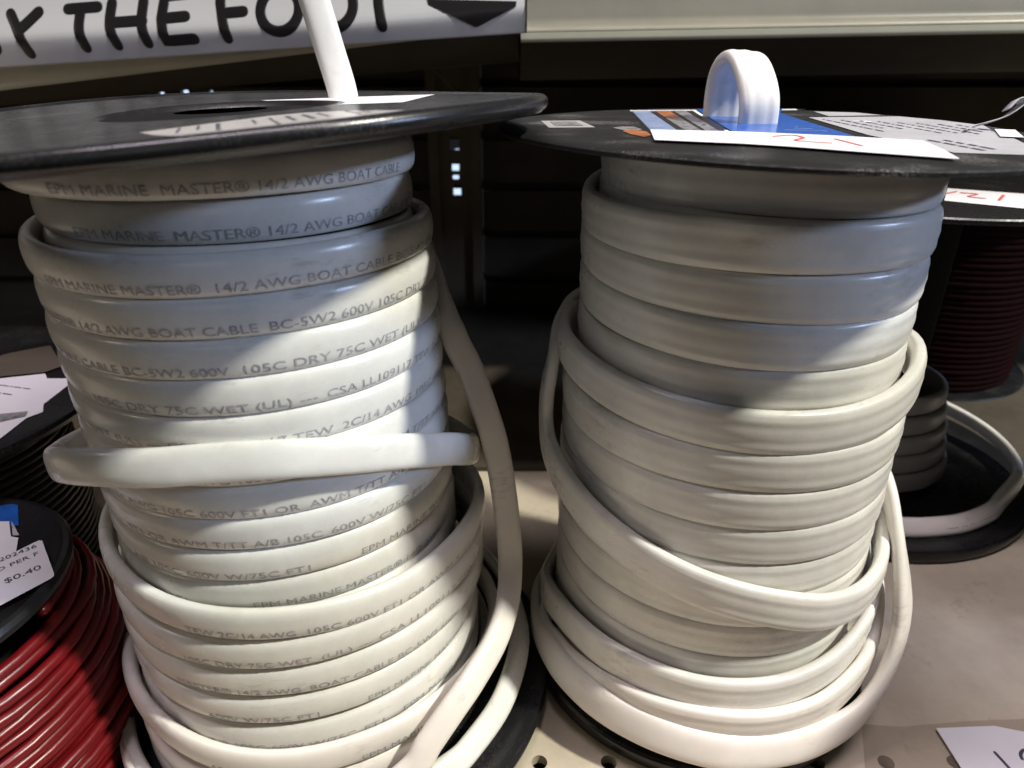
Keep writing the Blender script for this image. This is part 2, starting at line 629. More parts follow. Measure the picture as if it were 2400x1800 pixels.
# unseen shelf added above the spools to block lamp light
ov = thing('overhead_shade_shelf', (0.0, 0.40, 0.60), 'deep steel shelf added unseen above the whole row of spools to block light', 'shelf')
obj('deck', *box(-1.6, 1.6, 0.209, 0.64, 0.600, 0.604), M['olive'], ov, smooth=False)
obj('front_lip', *box(-1.6, 1.6, 0.205, 0.208, 0.570, 0.6045), M['cream'], ov, smooth=False)

# ------------------------------------------------------------------ the sign
SIGN_X1 = 0.0066


def sign_bottom(x):
    return 0.0014 + (x - 0.0065) * 0.0594


def sign_y(x, z):
    t = z - sign_bottom(x) - 0.0105 - 0.0015 * math.sin(x * 21)
    y = 0.3835 + 0.38 * (math.sqrt(t * t + 0.0022 ** 2) - 0.0022) + (0.10 if t > 0 else 0.0) * t
    y += 0.0009 * math.sin(x * 34 + 0.6)
    return y


sign = thing('store_sign', (-0.15, 0.385, 0.0), 'white vinyl sign strip with large black words BY THE FOOT and a down arrow', 'sign')
NX, NZ = 60, 22
V, F = [], []
for side in (0, 1):
    for i in range(NX + 1):
        x = SIGN_X1 - 0.36 * i / NX
        for j in range(NZ + 1):
            z = sign_bottom(x) + 0.045 * (j / NZ) ** 1.3
            V.append((x, sign_y(x, z) + 0.0012 * side, z))
n1 = (NX + 1) * (NZ + 1)
for side in (0, 1):
    for i in range(NX):
        for j in range(NZ):
            a = side * n1 + i * (NZ + 1) + j
            q = (a, a + 1, a + NZ + 2, a + NZ + 1)
            F.append(q if not side else q[::-1])
for i in range(NX):
    a = i * (NZ + 1)
    F.append((a, a + NZ + 1, n1 + a + NZ + 1, n1 + a))
obj('vinyl_strip', V, F, M['sign'], sign)
V, F = loft([[(SIGN_X1 + dx, sign_y(SIGN_X1, z) - 0.0003, z) for z in [sign_bottom(SIGN_X1) + 0.045 * j / 20 for j in range(21)]] for dx in (-0.0002, 0.0006)])
obj('black_edge', V, F, M['sign_ink'], sign)

LET = {
    'B': [[(-0.2594, 0.0077), (-0.2592, -0.0003), (-0.2579, -0.0085)], [(-0.2594, 0.0077), (-0.253, 0.0087), (-0.2524, 0.0052), (-0.2598, -0.0003)], [(-0.2598, -0.0003), (-0.2526, -0.0006), (-0.2508, -0.0052), (-0.2579, -0.0085)]],
    'Y': [[(-0.2416, 0.0097), (-0.2383, 0.0022), (-0.2356, -0.0075)], [(-0.228, 0.0106), (-0.2332, 0.0062), (-0.2383, 0.0022)]],
    'T': [[(-0.2138, 0.0118), (-0.1997, 0.0128)], [(-0.2076, 0.0121), (-0.2088, 0.0037), (-0.2077, -0.0049)]],
    'H': [[(-0.1927, 0.0145), (-0.194, 0.0047), (-0.1922, -0.0039)], [(-0.1775, 0.0155), (-0.1787, 0.0057), (-0.1773, -0.0029)], [(-0.1934, 0.0059), (-0.1782, 0.0069)]],
    'E': [[(-0.1571, 0.0184), (-0.1672, 0.0175), (-0.1691, 0.0077), (-0.1686, -0.0021), (-0.1544, -0.0011)], [(-0.1688, 0.0077), (-0.1575, 0.0087)]],
    'F': [[(-0.1284, 0.0199), (-0.1395, 0.0189), (-0.1397, 0.0087), (-0.138, -0.0008)], [(-0.1398, 0.0099), (-0.1293, 0.0108)]],
    'O': [[(-0.1115 + 0.0094 * math.cos(t) , 0.0115 + 0.0094 * math.sin(t) + 0.0008 * math.cos(t)) for t in [2 * math.pi * i / 24 for i in range(25)]]],
    'O2': [[(-0.0853 + 0.0094 * math.cos(t), 0.0130 + 0.0094 * math.sin(t) + 0.0008 * math.cos(t)) for t in [2 * math.pi * i / 24 for i in range(25)]]],
    'T2': [[(-0.0714, 0.0223), (-0.0571, 0.0233)], [(-0.0642, 0.0228), (-0.0637, 0.0136), (-0.0622, 0.0042)]],
}
V, F = [], []
for k, strokes in LET.items():
    for s in strokes:
        pts = catmull([(a, 0, b) for a, b in s], 6) if len(s) > 2 else [Vector((s[0][0] + (s[1][0] - s[0][0]) * i / 6, 0, s[0][1] + (s[1][1] - s[0][1]) * i / 6)) for i in range(7)]
        if k == 'E' and len(s) == 5:
            pts = []
            for (a, b), (c, d) in zip(s[:-1], s[1:]):
                pts += [Vector((a + (c - a) * i / 5, 0, b + (d - b) * i / 5)) for i in range(5)]
            pts.append(Vector((s[-1][0], 0, s[-1][1])))
        v, f = tube(pts, 0.00250, 10)
        v = [(x, sign_y(x, z) - 0.0001 + y * 0.10, z) for x, y, z in v]
        n = len(V)
        V += v
        F += [tuple(i + n for i in q) for q in f]
obj('lettering', V, F, M['sign_ink'], sign)
arrow = [(-0.0405, 0.0160), (0.0022, 0.0150), (0.0018, 0.0126), (-0.0165, 0.0040), (-0.0180, 0.0040), (-0.0398, 0.0136)]
bm = bmesh.new()
bm.faces.new([bm.verts.new((a, 0, b)) for a, b in arrow])
bmesh.ops.triangulate(bm, faces=bm.faces[:])
bmesh.ops.subdivide_edges(bm, edges=bm.edges[:], cuts=5, use_grid_fill=True)
bm.verts.index_update()
V = [(q.co.x, sign_y(q.co.x, q.co.z) - 0.0003, q.co.z) for q in bm.verts]
F = [tuple(w.index for w in q.verts) for q in bm.faces]
bm.free()
obj('arrow', V, F, M['sign_ink'], sign)

# ------------------------------------------------------------------ flat label builder


def label_part(name, layers, tf, parent, step=0.00012, base=0.0001, label=None):
    """layers: list of (material, [polygons in flange plane]); each layer sits a little above the last"""
    V, F, mi = [], [], []
    mats = []
    for li, (m, polys) in enumerate(layers):
        if m not in mats:
            mats.append(m)
        h = base + step * li
        for p in polys:
            bm = bmesh.new()
            fc = bm.faces.new([bm.verts.new((x, y, 0)) for x, y in p])
            if fc.normal.z < 0:
                fc.normal_flip()
            bmesh.ops.triangulate(bm, faces=bm.faces[:])
            bm.verts.index_update()
            n = len(V)
            V += [tf((q.co.x, q.co.y, h + 0.0002 * math.sin(q.co.x * 160) * (li == 0) * 0)) for q in bm.verts]
            for q in bm.faces:
                F.append(tuple(w.index + n for w in q.verts))
                mi.append(mats.index(m))
            bm.free()
    o = obj(name, V, F, mats, parent, smooth=False)
    o.data.polygons.foreach_set('material_index', mi)
    if label:
        o['label'] = label
    return o


def word_rows(origin, dx, dy, rows, length, char, gap, height, seed=1):
    """rows of small print too small to read: short dark dashes in lines"""
    rnd = random.Random(seed)
    dx, dy = Vector(dx).normalized(), Vector(dy).normalized()
    polys = []
    for r_ in range(rows):
        x = rnd.uniform(0, char)
        end = length * rnd.uniform(0.55, 1.0)
        while x < end:
            w = char * rnd.uniform(1.2, 4.5)
            a = Vector(origin) + dx * x + dy * (r_ * gap)
            hh = height * rnd.uniform(0.7, 1.1)
            polys.append([tuple(a), tuple(a + dx * w), tuple(a + dx * w + dy * hh), tuple(a + dy * hh)])
            x += w + char * rnd.uniform(0.6, 1.0)
    return polys


def pline(p, q, w):
    p, q = Vector(p), Vector(q)
    d = (q - p).normalized() * 1
    n = Vector((-d.y, d.x)) * (w / 2)
    return [tuple(p - n), tuple(q - n), tuple(q + n), tuple(p + n)]


def strokes_part(name, strokes, tf, parent, r, m, h=0.0004):
    V, F = [], []
    for s in strokes:
        p = catmull([(a, b, 0) for a, b in s], 6) if len(s) > 2 else [Vector((*s[0], 0)), Vector((*s[1], 0))]
        v, f = tube(p, r, 8)
        n = len(V)
        V += [tf((x, y, h + z * 0.12)) for x, y, z in v]
        F += [tuple(i + n for i in q) for q in f]
    return obj(name, V, F, m, parent)


# ------------------------------------------------------------------ left spool (leans a little to the left)
KX, KY = 0.037, -0.020


def L_axis(z):
    return (-0.0784 + (-0.0165 - z) * KX, 0.205 + (-0.0165 - z) * KY)


def L2W(x, y, z):
    a = L_axis(z)
    return (a[0] + x, a[1] + y, z + KX * x + KY * y)


def Lcyl(th, r, z):
    return L2W(r * math.cos(R(th)), r * math.sin(R(th)), z)


ZT = -0.0165
ls = thing('cable_spool', L2W(0, 0, -0.2225), 'left black plastic spool with a thick rolled rim, wound with printed white cable', 'spool', 'cable spools standing on the shelf')
rim = [(0.0828, -0.0003), (0.0838, -0.0004)] + arc2(0.0860, -0.0017, 0.0020, 118, -70, 12) + [(0.0864, -0.0040), (0.0852, -0.0042), (0.0840, -0.0036), (0.083, -0.0032)]
prof = [(0.010, -0.0034), (0.010, -0.0022), (0.0270, -0.0022), (0.0285, -0.0020), (0.0300, -0.0004), (0.0312, 0.0002), (0.0325, 0.0)] + [(0.0325 + 0.0503 * q / 10, 0.0) for q in range(1, 10)] + rim + [(0.010, -0.0034)]
def tfL(p):
    '''top flange: slightly warped, dipping to the left'''
    x, y = p[0], p[1]
    return (-0.0784 + x, 0.205 + y, -0.0178 + p[2] + 0.044 * x - 0.0108 * y - 0.487 * x * y)


obj('top_flange', *lathe(prof, tfL, 160), M['black'], ls, sharp=35)
obj('core', *lathe([(0.012, -0.018), (0.0455, -0.0195), (0.0455, -0.2175), (0.012, -0.2175)], lambda p: L2W(*p), 64), M['black_core'], ls, sharp=40)
bp = [(0.010, -0.2222), (0.010, -0.2180), (0.080, -0.2180), (0.0825, -0.2172), (0.0840, -0.2175), (0.0850, -0.2190), (0.0845, -0.2210), (0.0830, -0.2222), (0.010, -0.2222)]
obj('base_flange', *lathe(bp, lambda p: L2W(*p), 160), M['black'], ls, sharp=35)



def arc_poly(r0, r1, a0, a1, n=14):
    a = [(r0 * math.cos(R(a0 + (a1 - a0) * i / n)), r0 * math.sin(R(a0 + (a1 - a0) * i / n))) for i in range(n + 1)]
    b = [(r1 * math.cos(R(a1 + (a0 - a1) * i / n)), r1 * math.sin(R(a1 + (a0 - a1) * i / n))) for i in range(n + 1)]
    return a + b


front_lab = [(0.0073, -0.0619), (0.0145, -0.0715), (0.0205, -0.0780)] + [(0.0822 * math.cos(R(q)), 0.0822 * math.sin(R(q))) for q in range(-74, -46, 4)] + \
            [(0.0575, -0.0560), (0.0454, -0.0404), (0.0321, -0.0344), (0.0251, -0.0381), (0.0158, -0.0516)]
rr = []
for k in range(14):
    t = k / 13
    ox, oy = 0.0135 + 0.037 * t, -0.0585 + 0.0185 * min(1, t * 1.5)
    if k in (3, 9):
        continue
    rr += word_rows((ox, oy), (0.36, -0.93), (0.93, 0.36), 1, 0.0125 + 0.016 * math.sin(math.pi * min(1, t * 0.9 + 0.1)) - 0.004 * t, 0.0006, 0.0022, 0.0009 if k in (2, 6, 7) else 0.0006, seed=k + 3)
label_part('paper_label', [(M['paper_dull'], [front_lab]), (M['dark_ink'], rr)], tfL, ls, label='dull white curved label with small dark print facing away')
far_lab = [(0.0020, 0.0328), (-0.0005, 0.0360), (0.0254, 0.0410), (0.0533, 0.0460), (0.0505, -0.0098), (0.0326, -0.0040)] + \
          [(0.0330 * math.cos(R(a)), 0.0330 * math.sin(R(a))) for a in (0, 15, 30, 45, 60, 75)]
label_part('price_label', [(M['paper'], [far_lab])], tfL, ls, label='plain white label beside the hub hole')

# ---- left cable
LC = (-0.0765, 0.205)
lc = thing('boat_cable', L2W(0, 0, -0.217), 'flat white cable with grey printed lettering wound on the left spool', 'cable', 'white flat cables wound on spools')


def coil(th0, zc_front, pitch, turns, r, jit, seed, radial=None, zmod=None, seg=84):
    """zc_front: centre height where the first turn passes the front (theta=-90); th0: start angle (<= -90)"""
    path, nor = [], []
    n = int(turns * seg)
    for i in range(n + 1):
        th = th0 + 360 * i / seg
        k = (th + 90) / 360
        s = noise.noise(Vector((math.cos(R(th)) * 0.9 + k * 0.7, math.sin(R(th)) * 0.9, seed + k * 1.3)))
        s2 = noise.noise(Vector((math.cos(R(th)) * 0.7 - k, math.sin(R(th)) * 0.7, seed + 20 + k * 0.8)))
        rr_ = r + jit * s * 0.7
        z = zc_front - pitch * k + jit * 0.9 * s2
        if radial:
            rr_ += radial(th, k)
        if zmod:
            z += zmod(th, k)
        path.append((th, rr_, z))
    return path


def coil_mesh(path, cylf, prof):
    P = [cylf(*p) for p in path]
    N = []
    for th, r_, z in path:
        a, b = Vector(cylf(th, r_, z)), Vector(cylf(th, r_ + 0.001, z))
        N.append(b - a)
    return sweep(P, N, prof)


def prof_outer(prof, v):
    """outward bulge of the cable profile at height v across its width"""
    a = max(p[0] for p in prof)
    b = max(p[1] for p in prof)
    e = 2.5
    return b * max(0.0, 1 - min(1, abs(v) / a) ** e) ** (1 / e)


CH = 0.00236


def printed(path, items, parent):
    """items: (theta of anchor, text left of the anchor, text right of it); the line follows the winding"""
    V, F = [], []
    ths = [p[0] for p in path]

    def at(th):
        i = min(max((th - ths[0]) / (ths[1] - ths[0]), 0), len(path) - 2)
        k = int(i)
        t = i - k
        return [path[k][j] + (path[k + 1][j] - path[k][j]) * t for j in range(3)]
    for turn, th_a, left, right in items:
        base_th = th_a + 360 * turn
        rr0 = at(base_th)[1]
        for s, sign_ in ((right, 1), (left, -1)):
            if not s:
                continue
            v, f, w = text_shape(s)
            wid = CH * len(s.rstrip() if sign_ > 0 else s)
            sc = (CH * len(s.strip())) / max(w, 1e-6)
            n = len(V)
            for x, y in v:
                lx = x * sc if sign_ > 0 else (x * sc - wid)
                th = base_th + math.degrees(lx / (rr0 + 0.002))
                c = at(th)
                vv = -0.0037 + y * 0.00335
                V.append(Lcyl(th, c[1] + prof_outer(PROF_L, vv) + 0.00007, c[2] + vv))
            F += [tuple(i + n for i in q) for q in f]
    return obj('printed_text', V, F, M['ink'], parent, smooth=False)


# layer A, two visible turns under the flange
pA = coil(-240, -0.0276, 0.0105, 3.6, 0.0466, 0.0006, 1.0,
          radial=lambda th, k: 0.0040 * math.exp(-((th + 150) / 75) ** 2) + 0.0015 * (k < 0.45))
oA = obj('wound_layer', *coil_mesh(pA, Lcyl, PROF_L), M['pvc'], lc)
printed(pA, [(0, -86, 'EPM MARINE ', 'MASTER\u00ae 14/2 AWG BOAT CABLE'), (1, -86.8, 'EPM MARINE ', 'MASTER\u00ae 14/2 AWG BOAT CABLE BC')], oA)
# layer B
pB = coil(-262, -0.0490, 0.00995, 10.9, 0.0518, 0.0006, 2.0,
          radial=lambda th, k: 0.0012 * math.exp(-((th + 190) / 45) ** 2))
oB = obj('wound_layer', *coil_mesh(pB, Lcyl, PROF_L), M['pvc'], lc)
printed(pB, [
    (0, -78.7, 'EPM MARINE MASTER\u00ae ', '14/2 AWG BOAT CABLE BC-5W2 600V'),
    (1, -67.8, 'MASTER\u00ae 14/2 AWG BOAT CABLE ', 'BC-5W2 600V 105C DRY 75C'),
    (2, -76.5, 'BOAT CABLE BC-5W2 600V ', '105C DRY 75C WET (UL) ---'),
    (3, -56.4, '105C DRY 75C WET (UL) --- ', 'CSA LL109117 TEW 2C/14'),
    (4, -53.5, 'WET (UL) --- CSA LL109117 TEW ', '2C/14 AWG 105C 600V FT1'),
    (5, -60, 'TEW 2C/14 AWG 105C 600V ', 'FT1 OR AWM T/TT A/B 105C'),
    (6, -66.0, '2C/14 AWG 105C 600V FT1 OR ', 'AWM T/TT A/B 105C 600V'),
    (7, -61.5, 'FT1 OR AWM T/TT A/B 105C ', '600V W/75C FT1'),
    (8, -53.8, 'A/B 105C 600V W/75C FT1      ', 'EPM MARINE MASTER\u00ae 14/2'),
    (9, -87.0, '600V W/75C FT1        ', 'EPM MARINE MASTER\u00ae 14/2 AWG')], oB)
# layer C
pC = coil(-285, -0.1448, 0.0108, 6.4, 0.0568, 0.0007, 3.0,
          radial=lambda th, k: 0.0055 * math.exp(-((th - 8) / 32) ** 2) + 0.0040 * math.exp(-((th - 366) / 36) ** 2) + 0.0032 * math.exp(-((th - 726) / 40) ** 2) - 0.0006 * k * 0,
          zmod=lambda th, k: 0.0048 * math.exp(-((th + 160) / 45) ** 2) - 0.0025 * math.exp(-((th + 42) / 28) ** 2))
oC = obj('wound_layer', *coil_mesh(pC, Lcyl, PROF_L), M['pvc'], lc)
printed(pC, [
    (0, -73.5, 'TEW 2C/14 AWG ', '105C 600V FT1 OR AWM T/TT A/B'),
    (1, -70.8, '105C DRY 75C WET ', '(UL) --- CSA LL109117 TEW'),
    (2, -75.4, 'MASTER\u00ae 14/2 AWG ', 'BOAT CABLE BC-5W2 600V'),
    (3, -60.4, '600V W/75C FT1      ', 'EPM MARINE MASTER\u00ae'),
    (4, -62.9, 'A/B 105C 600V W/75C ', 'FT1    EPM MARINE')], oC)
# layer D at the foot
pD = coil(-300, -0.1950, 0.0106, 2.5, 0.0610, 0.0007, 4.0,
          radial=lambda th, k: 0.004 * math.exp(-((th - 5) / 40) ** 2) + 0.0015 * math.exp(-((th + 170) / 40) ** 2),
          zmod=lambda th, k: 0.0055 * math.exp(-((th + 150) / 40) ** 2))
oD = obj('wound_layer', *coil_mesh(pD, Lcyl, PROF_L), M['pvc_pink'], lc)
printed(pD, [(0, -65.4, '600V W/75C FT1     ', 'EPM MARINE MASTER\u00ae 14/2'), (1, -60, 'TEW 2C/14 ', 'AWG 105C 600V FT1')], oD)


def loop_obj(name, ctrl, ax, prof, m, parent, closed=False, sub=10, twist=None):
    """ctrl: (theta, r, z[, tilt]) about a vertical axis; tilt leans the flat face up"""
    pts = [Vector(polar(ax, c[0], c[1], c[2])) for c in ctrl]
    tl = [Vector((c[3] if len(c) > 3 else 0, c[4] if len(c) > 4 else 0, 0)) for c in ctrl]
    P = catmull(pts, sub, closed)
    T = catmull(tl, sub, closed)
    N = []
    for p, t in zip(P, T):
        az = math.atan2(p.y - ax[1], p.x - ax[0]) + R(t.y)
        d = Vector((math.cos(az), math.sin(az), 0))
        N.append(d * math.cos(R(t.x)) + Vector((0, 0, 1)) * math.sin(R(t.x)))
    return obj(name, *sweep(P, N, prof, closed), m, parent)


loop_obj('loose_loop', [(-150, 0.0622, -0.1095), (-128, 0.0632, -0.0990), (-113, 0.0618, -0.0950, 8), (-100, 0.0598, -0.0938, 16), (-87, 0.0580, -0.0932, 22), (-71, 0.0578, -0.0940, 22), (-55, 0.0582, -0.0972, 18), (-42, 0.0595, -0.1010, 8), (-22, 0.0625, -0.1100), (-4, 0.0635, -0.1215), (14, 0.0625, -0.130), (40, 0.060, -0.135), (80, 0.058, -0.135), (120, 0.058, -0.129), (160, 0.0592, -0.122), (190, 0.0605, -0.116)],
         LC, PROF_L, M['pvc'], lc, closed=True)
loop_obj('loose_loop', [(95, 0.0575, -0.045), (60, 0.058, -0.052), (35, 0.0572, -0.066, 0, -15), (15, 0.0563, -0.0755, 0, -40), (7, 0.0573, -0.0820, 0, -55), (5, 0.0594, -0.0885, 0, -60), (4, 0.0632, -0.097, 0, -62), (2, 0.0674, -0.1099, 0, -64), (1, 0.0710, -0.1234, 0, -66), (0, 0.0735, -0.1397, 0, -66), (-2, 0.0752, -0.155, 5, -66), (-5, 0.0762, -0.1672, 10, -62), (-12, 0.0768, -0.1755, 20, -50), (-22, 0.0770, -0.1800, 25, -40), (-33, 0.077, -0.1835, 25, -30), (-41, 0.077, -0.1875, 25, -25), (-48, 0.077, -0.1935, 25, -20), (-54, 0.077, -0.2005, 25, -15), (-70, 0.0765, -0.2080, 25, -5), (-95, 0.0745, -0.2115), (-120, 0.0715, -0.2135), (-143, 0.0675, -0.2140), (-165, 0.064, -0.2130), (-190, 0.063, -0.210), (-220, 0.063, -0.207)],
         LC, superellipse(0.0045, 0.00225, 2.5), M['pvc_pink'], lc)
loop_obj('loose_loop', [(110, 0.063, -0.190), (75, 0.067, -0.193), (45, 0.072, -0.196, 10, -20), (20, 0.0765, -0.2000, 20, -40), (6, 0.0785, -0.2035, 30, -50), (-6, 0.0795, -0.2060, 35, -45), (-22, 0.0790, -0.2085, 38, -30), (-36, 0.0785, -0.2095, 38, -15), (-44, 0.0780, -0.2098, 38), (-60, 0.0755, -0.2105, 35), (-90, 0.072, -0.2115, 20), (-120, 0.069, -0.2125), (-150, 0.066, -0.2125), (-180, 0.064, -0.212)],
         LC, superellipse(0.0043, 0.00225, 2.5), M['pvc'], lc)
# free end rising through the top flange
tx, ty = -0.0539, 0.2460
pts = catmull([(tx, ty, -0.030), (tx - 0.0002, ty, -0.0172), (tx - 0.0030, ty, -0.0040), (tx - 0.0060, ty - 0.001, 0.0100), (tx - 0.0110, ty - 0.003, 0.034), (tx - 0.014, ty + 0.004, 0.058)], 8)
obj('cable_end', *sweep(pts, [(0.35, -1, 0.05)] * len(pts), superellipse(0.0047, 0.0023, 2.4)), M['pvc'], lc)

# ------------------------------------------------------------------ right spool
RC = (0.073, 0.22)
RA_, RB_ = -0.012, -0.012


def R2W(x, y, z):
    return (RC[0] + x, RC[1] + y, z)


def RT(p):
    """top flange: thin, a little tilted and warped"""
    x, y, z = p
    return (RC[0] + x, RC[1] + y, -0.0243 + z + RA_ * x + RB_ * y + 0.18 * x * y + 0.0)


rs = thing('cable_spool', R2W(0, 0, SHELF_Z), 'right black spool with a thin flat top covered in blue and white labels', 'spool', 'cable spools standing on the shelf')
prof = [(0.0, 0.0)] + [(0.077 * k / 9, 0) for k in range(1, 9)] + [(0.0764, 0.0), (0.0770, -0.0004), (0.0770, -0.0012), (0.0766, -0.0015), (0.05, -0.0015), (0.02, -0.0015), (0.0, -0.0015)]
obj('top_flange', *lathe(prof, RT, 160), M['black_sheet'], rs, sharp=35)
obj('core', *lathe([(0.010, -0.027), (0.0425, -0.0275), (0.0425, -0.2200), (0.010, -0.2200)], lambda p: R2W(*p), 64), M['black_core'], rs, sharp=40)
prof = [(0.0, -0.2240), (0.064, -0.2240), (0.0652, -0.2234), (0.0656, -0.2212), (0.0650, -0.2195), (0.0640, -0.2188), (0.0, -0.2188)]
obj('base_flange', *lathe(prof, lambda p: R2W(*p), 128), M['black'], rs, sharp=35)
# barcode sticker
label_part('small_sticker', [(M['paper_dull'], [[(-0.0639, 0.0175), (-0.0514, 0.0202), (-0.0490, -0.0030), (-0.0625, -0.0062)]]),
                             (M['greyprint'], [[(-0.0612, 0.0135), (-0.0535, 0.0152), (-0.0520, 0.0010), (-0.0602, -0.0010)]])], RT, rs, label='small square white sticker with a grey print block')
# blue product label: printed bands run from the far edge towards the near edge


def lerp2(p, q, t):
    return (p[0] + (q[0] - p[0]) * t, p[1] + (q[1] - p[1]) * t)


fL, fR = (-0.0289, 0.0652), (0.0398, 0.0718)
nL, nR = (-0.0355, -0.0170), (0.0194, -0.0240)


def band(f0, f1, n0, n1, t0=0.0, t1=1.0):
    a, b = lerp2(fL, fR, f0), lerp2(fL, fR, f1)
    c, d = lerp2(nL, nR, n1), lerp2(nL, nR, n0)
    return [lerp2(a, d, t0), lerp2(b, c, t0), lerp2(b, c, t1), lerp2(a, d, t1)]


blue_layers = [
    (M['labelblack'], [[fL, fR, (0.0225, 0.0530), nR, nL]]),
    (M['paper'], [band(0.0, 0.94, 0.0, 0.94, 0.0, 0.05), band(0.345, 0.365, 0.385, 0.405, 0.05, 1)]),
    (M['paleblue'], [band(0.01, 0.10, 0.01, 0.15, 0.05, 0.98)]),
    (M['greyprint'], [band(0.13, 0.21, 0.19, 0.27, 0.42, 1), band(0.235, 0.30, 0.29, 0.355, 0.05, 1)]),
    (M['orange'], [band(0.13, 0.21, 0.19, 0.27, 0.06, 0.42)]),
    (M['blue'], [[lerp2(fL, fR, 0.37), lerp2(fL, fR, 0.86), (0.0225, 0.0500), lerp2(nL, nR, 0.985), lerp2(nL, nR, 0.41)]]),
    (M['paleblue'], [pline((-0.004 + 0.001 * k, -0.004 + 0.006 * k), (0.016 - 0.002 * k, -0.008 + 0.006 * k), 0.0009) for k in range(3)]),
]
label_part('product_label', blue_layers, RT, rs, step=0.00005, label='blue product label with orange and grey bands')
label_part('flame_mark', [(M['greyprint'], [[(-0.0440, -0.0030), (-0.0405, 0.0010), (-0.0372, 0.0005), (-0.0362, -0.0075), (-0.0395, -0.0120), (-0.0425, -0.0090)]]),
                          (M['orange'], [[(-0.0428, -0.0140), (-0.0395, -0.0085), (-0.0362, -0.0140), (-0.0365, -0.0240), (-0.0392, -0.0285), (-0.0418, -0.0220)]])], RT, rs, label='small orange and grey printed mark')
near_lab = [(-0.0351, -0.0138), (-0.0387, -0.0400), (-0.0300, -0.0420), (-0.0190, -0.0442), (-0.0090, -0.0480), (0.0040, -0.0550), (0.0220, -0.0632), (0.0270, -0.0480), (0.0315, -0.0300), (0.0120, -0.0219), (-0.0050, -0.0172), (-0.0107, -0.0156)]
lab = label_part('hand_marked_label', [(M['paper'], [near_lab])], RT, rs, base=0.0007, label='plain white label with red handwriting')
strokes_part('handwriting', [[(-0.0056, -0.0273), (0.0003, -0.0239), (0.0012, -0.0292), (-0.0027, -0.0348), (-0.0023, -0.0372), (0.0037, -0.0402)], [(0.0087, -0.031), (0.0095, -0.0442)]], RT, lab, 0.00055, M['red_ink'], h=0.0008)
# silver text label, printed to be read from the other side
sil = [(0.0275, 0.0369), (0.0246, -0.0139), (0.0348, -0.0172), (0.0291, -0.0487), (0.0446, -0.0500), (0.0540, -0.0400), (0.0620, -0.0200), (0.0700, 0.0050), (0.0740, 0.0150), (0.0690, 0.0300), (0.0608, 0.0420)]
rr = []
for k in range(8):
    rr += word_rows((0.0290 + 0.0052 * k, 0.030 - 0.002 * k), (0.10, -1.0), (1.0, 0.10), 1, 0.038 if k < 6 else 0.028, 0.0011, 0.003, 0.0010, seed=40 + k)
rr += word_rows((0.0350, -0.024), (0.15, -1.0), (1.0, 0.15), 2, 0.022, 0.0013, 0.0045, 0.0014, seed=61)
label_part('text_label', [(M['silver'], [sil, [(0.0381, 0.0600), (0.0520, 0.0560), (0.0570, 0.0462), (0.0364, 0.0416)]]), (M['dark_ink'], rr)], RT, rs, base=0.0002, label='crinkled silver label covered with small print')
label_part('white_strip', [(M['paper'], [[(0.0690, 0.0015), (0.0745, 0.0005), (0.0650, -0.0183), (0.0595, -0.0167)]])], RT, rs, base=0.0006)
cp = catmull([RT((0.0560, -0.0060, 0.0008)), RT((0.0623, 0.0020, 0.0010)), RT((0.0655, 0.0020, 0.0018)), RT((0.0709, 0.0020, 0.0036)), RT((0.0744, 0.0022, 0.0061)), RT((0.0757, 0.0024, 0.0078)), RT((0.0750, 0.0024, 0.0087)), RT((0.0732, 0.0020, 0.0087)), RT((0.0708, 0.0016, 0.0060))], 8)
wd = [0.0030 * min(1, 0.35 + i / len(cp) * 1.2) * (1 if i < len(cp) * 0.75 else 0.75) for i in range(len(cp))]
V, F = [], []
for i, p in enumerate(cp):
    s = wd[i] * 0.5
    V += [(p.x + s * 0.45, p.y - s * 0.85, p.z + s * 0.5), (p.x - s * 0.45, p.y + s * 0.85, p.z - s * 0.5)]
for i in range(len(cp) - 1):
    F.append((2 * i, 2 * i + 1, 2 * i + 3, 2 * i + 2))
o = obj('peeled_strip', V, F, M['silver'], rs)
md = o.modifiers.new('thickness', 'SOLIDIFY')
md.thickness = 0.0003

# ---- right cable
rc = thing('ribbed_cable', R2W(0, 0, -0.2188), 'wide flat white cable with lengthwise ribs wound on the right spool', 'cable', 'white flat cables wound on spools')


def Rcyl(th, r, z):
    x, y = r * math.cos(R(th)), r * math.sin(R(th))
    return (RC[0] + x, RC[1] + y, z + 0.022 * x)


def RcylA(th, r, z):
    x, y = r * math.cos(R(th)), r * math.sin(R(th))
    return (RC[0] + x + 0.0022, RC[1] + y, z + 0.02 * x)


qA = coil(-330, -0.0332, 0.0135, 2.4, 0.0462, 0.0005, 5.0, zmod=lambda th, k: 0.0135 * (k + 0.08) if k < -0.08 else 0.0)
obj('wound_layer', *coil_mesh(qA, RcylA, PROF_R), M['pvc2'], rc)
qB = coil(-255, -0.0468, 0.0130, 5.4, 0.0490, 0.0011, 6.0, zmod=lambda th, k: -0.0030 * math.exp(-((th + 190) / 60) ** 2))
obj('wound_layer', *coil_mesh(qB, Rcyl, PROF_R), M['pvc2'], rc)
qC = coil(-205, -0.0962, 0.0125, 9.2, 0.0532, 0.0010, 7.0,
          radial=lambda th, k: 0.0016 * math.exp(-((th + 22) / 30) ** 2) + 0.0026 * math.exp(-((th + 185) / 35) ** 2),
          zmod=lambda th, k: 0.0075 * math.exp(-((th + 14) / 34) ** 2) + 0.003 * math.exp(-((th + 180) / 40) ** 2))
obj('wound_layer', *coil_mesh(qC, Rcyl, PROF_R), M['pvc2'], rc)
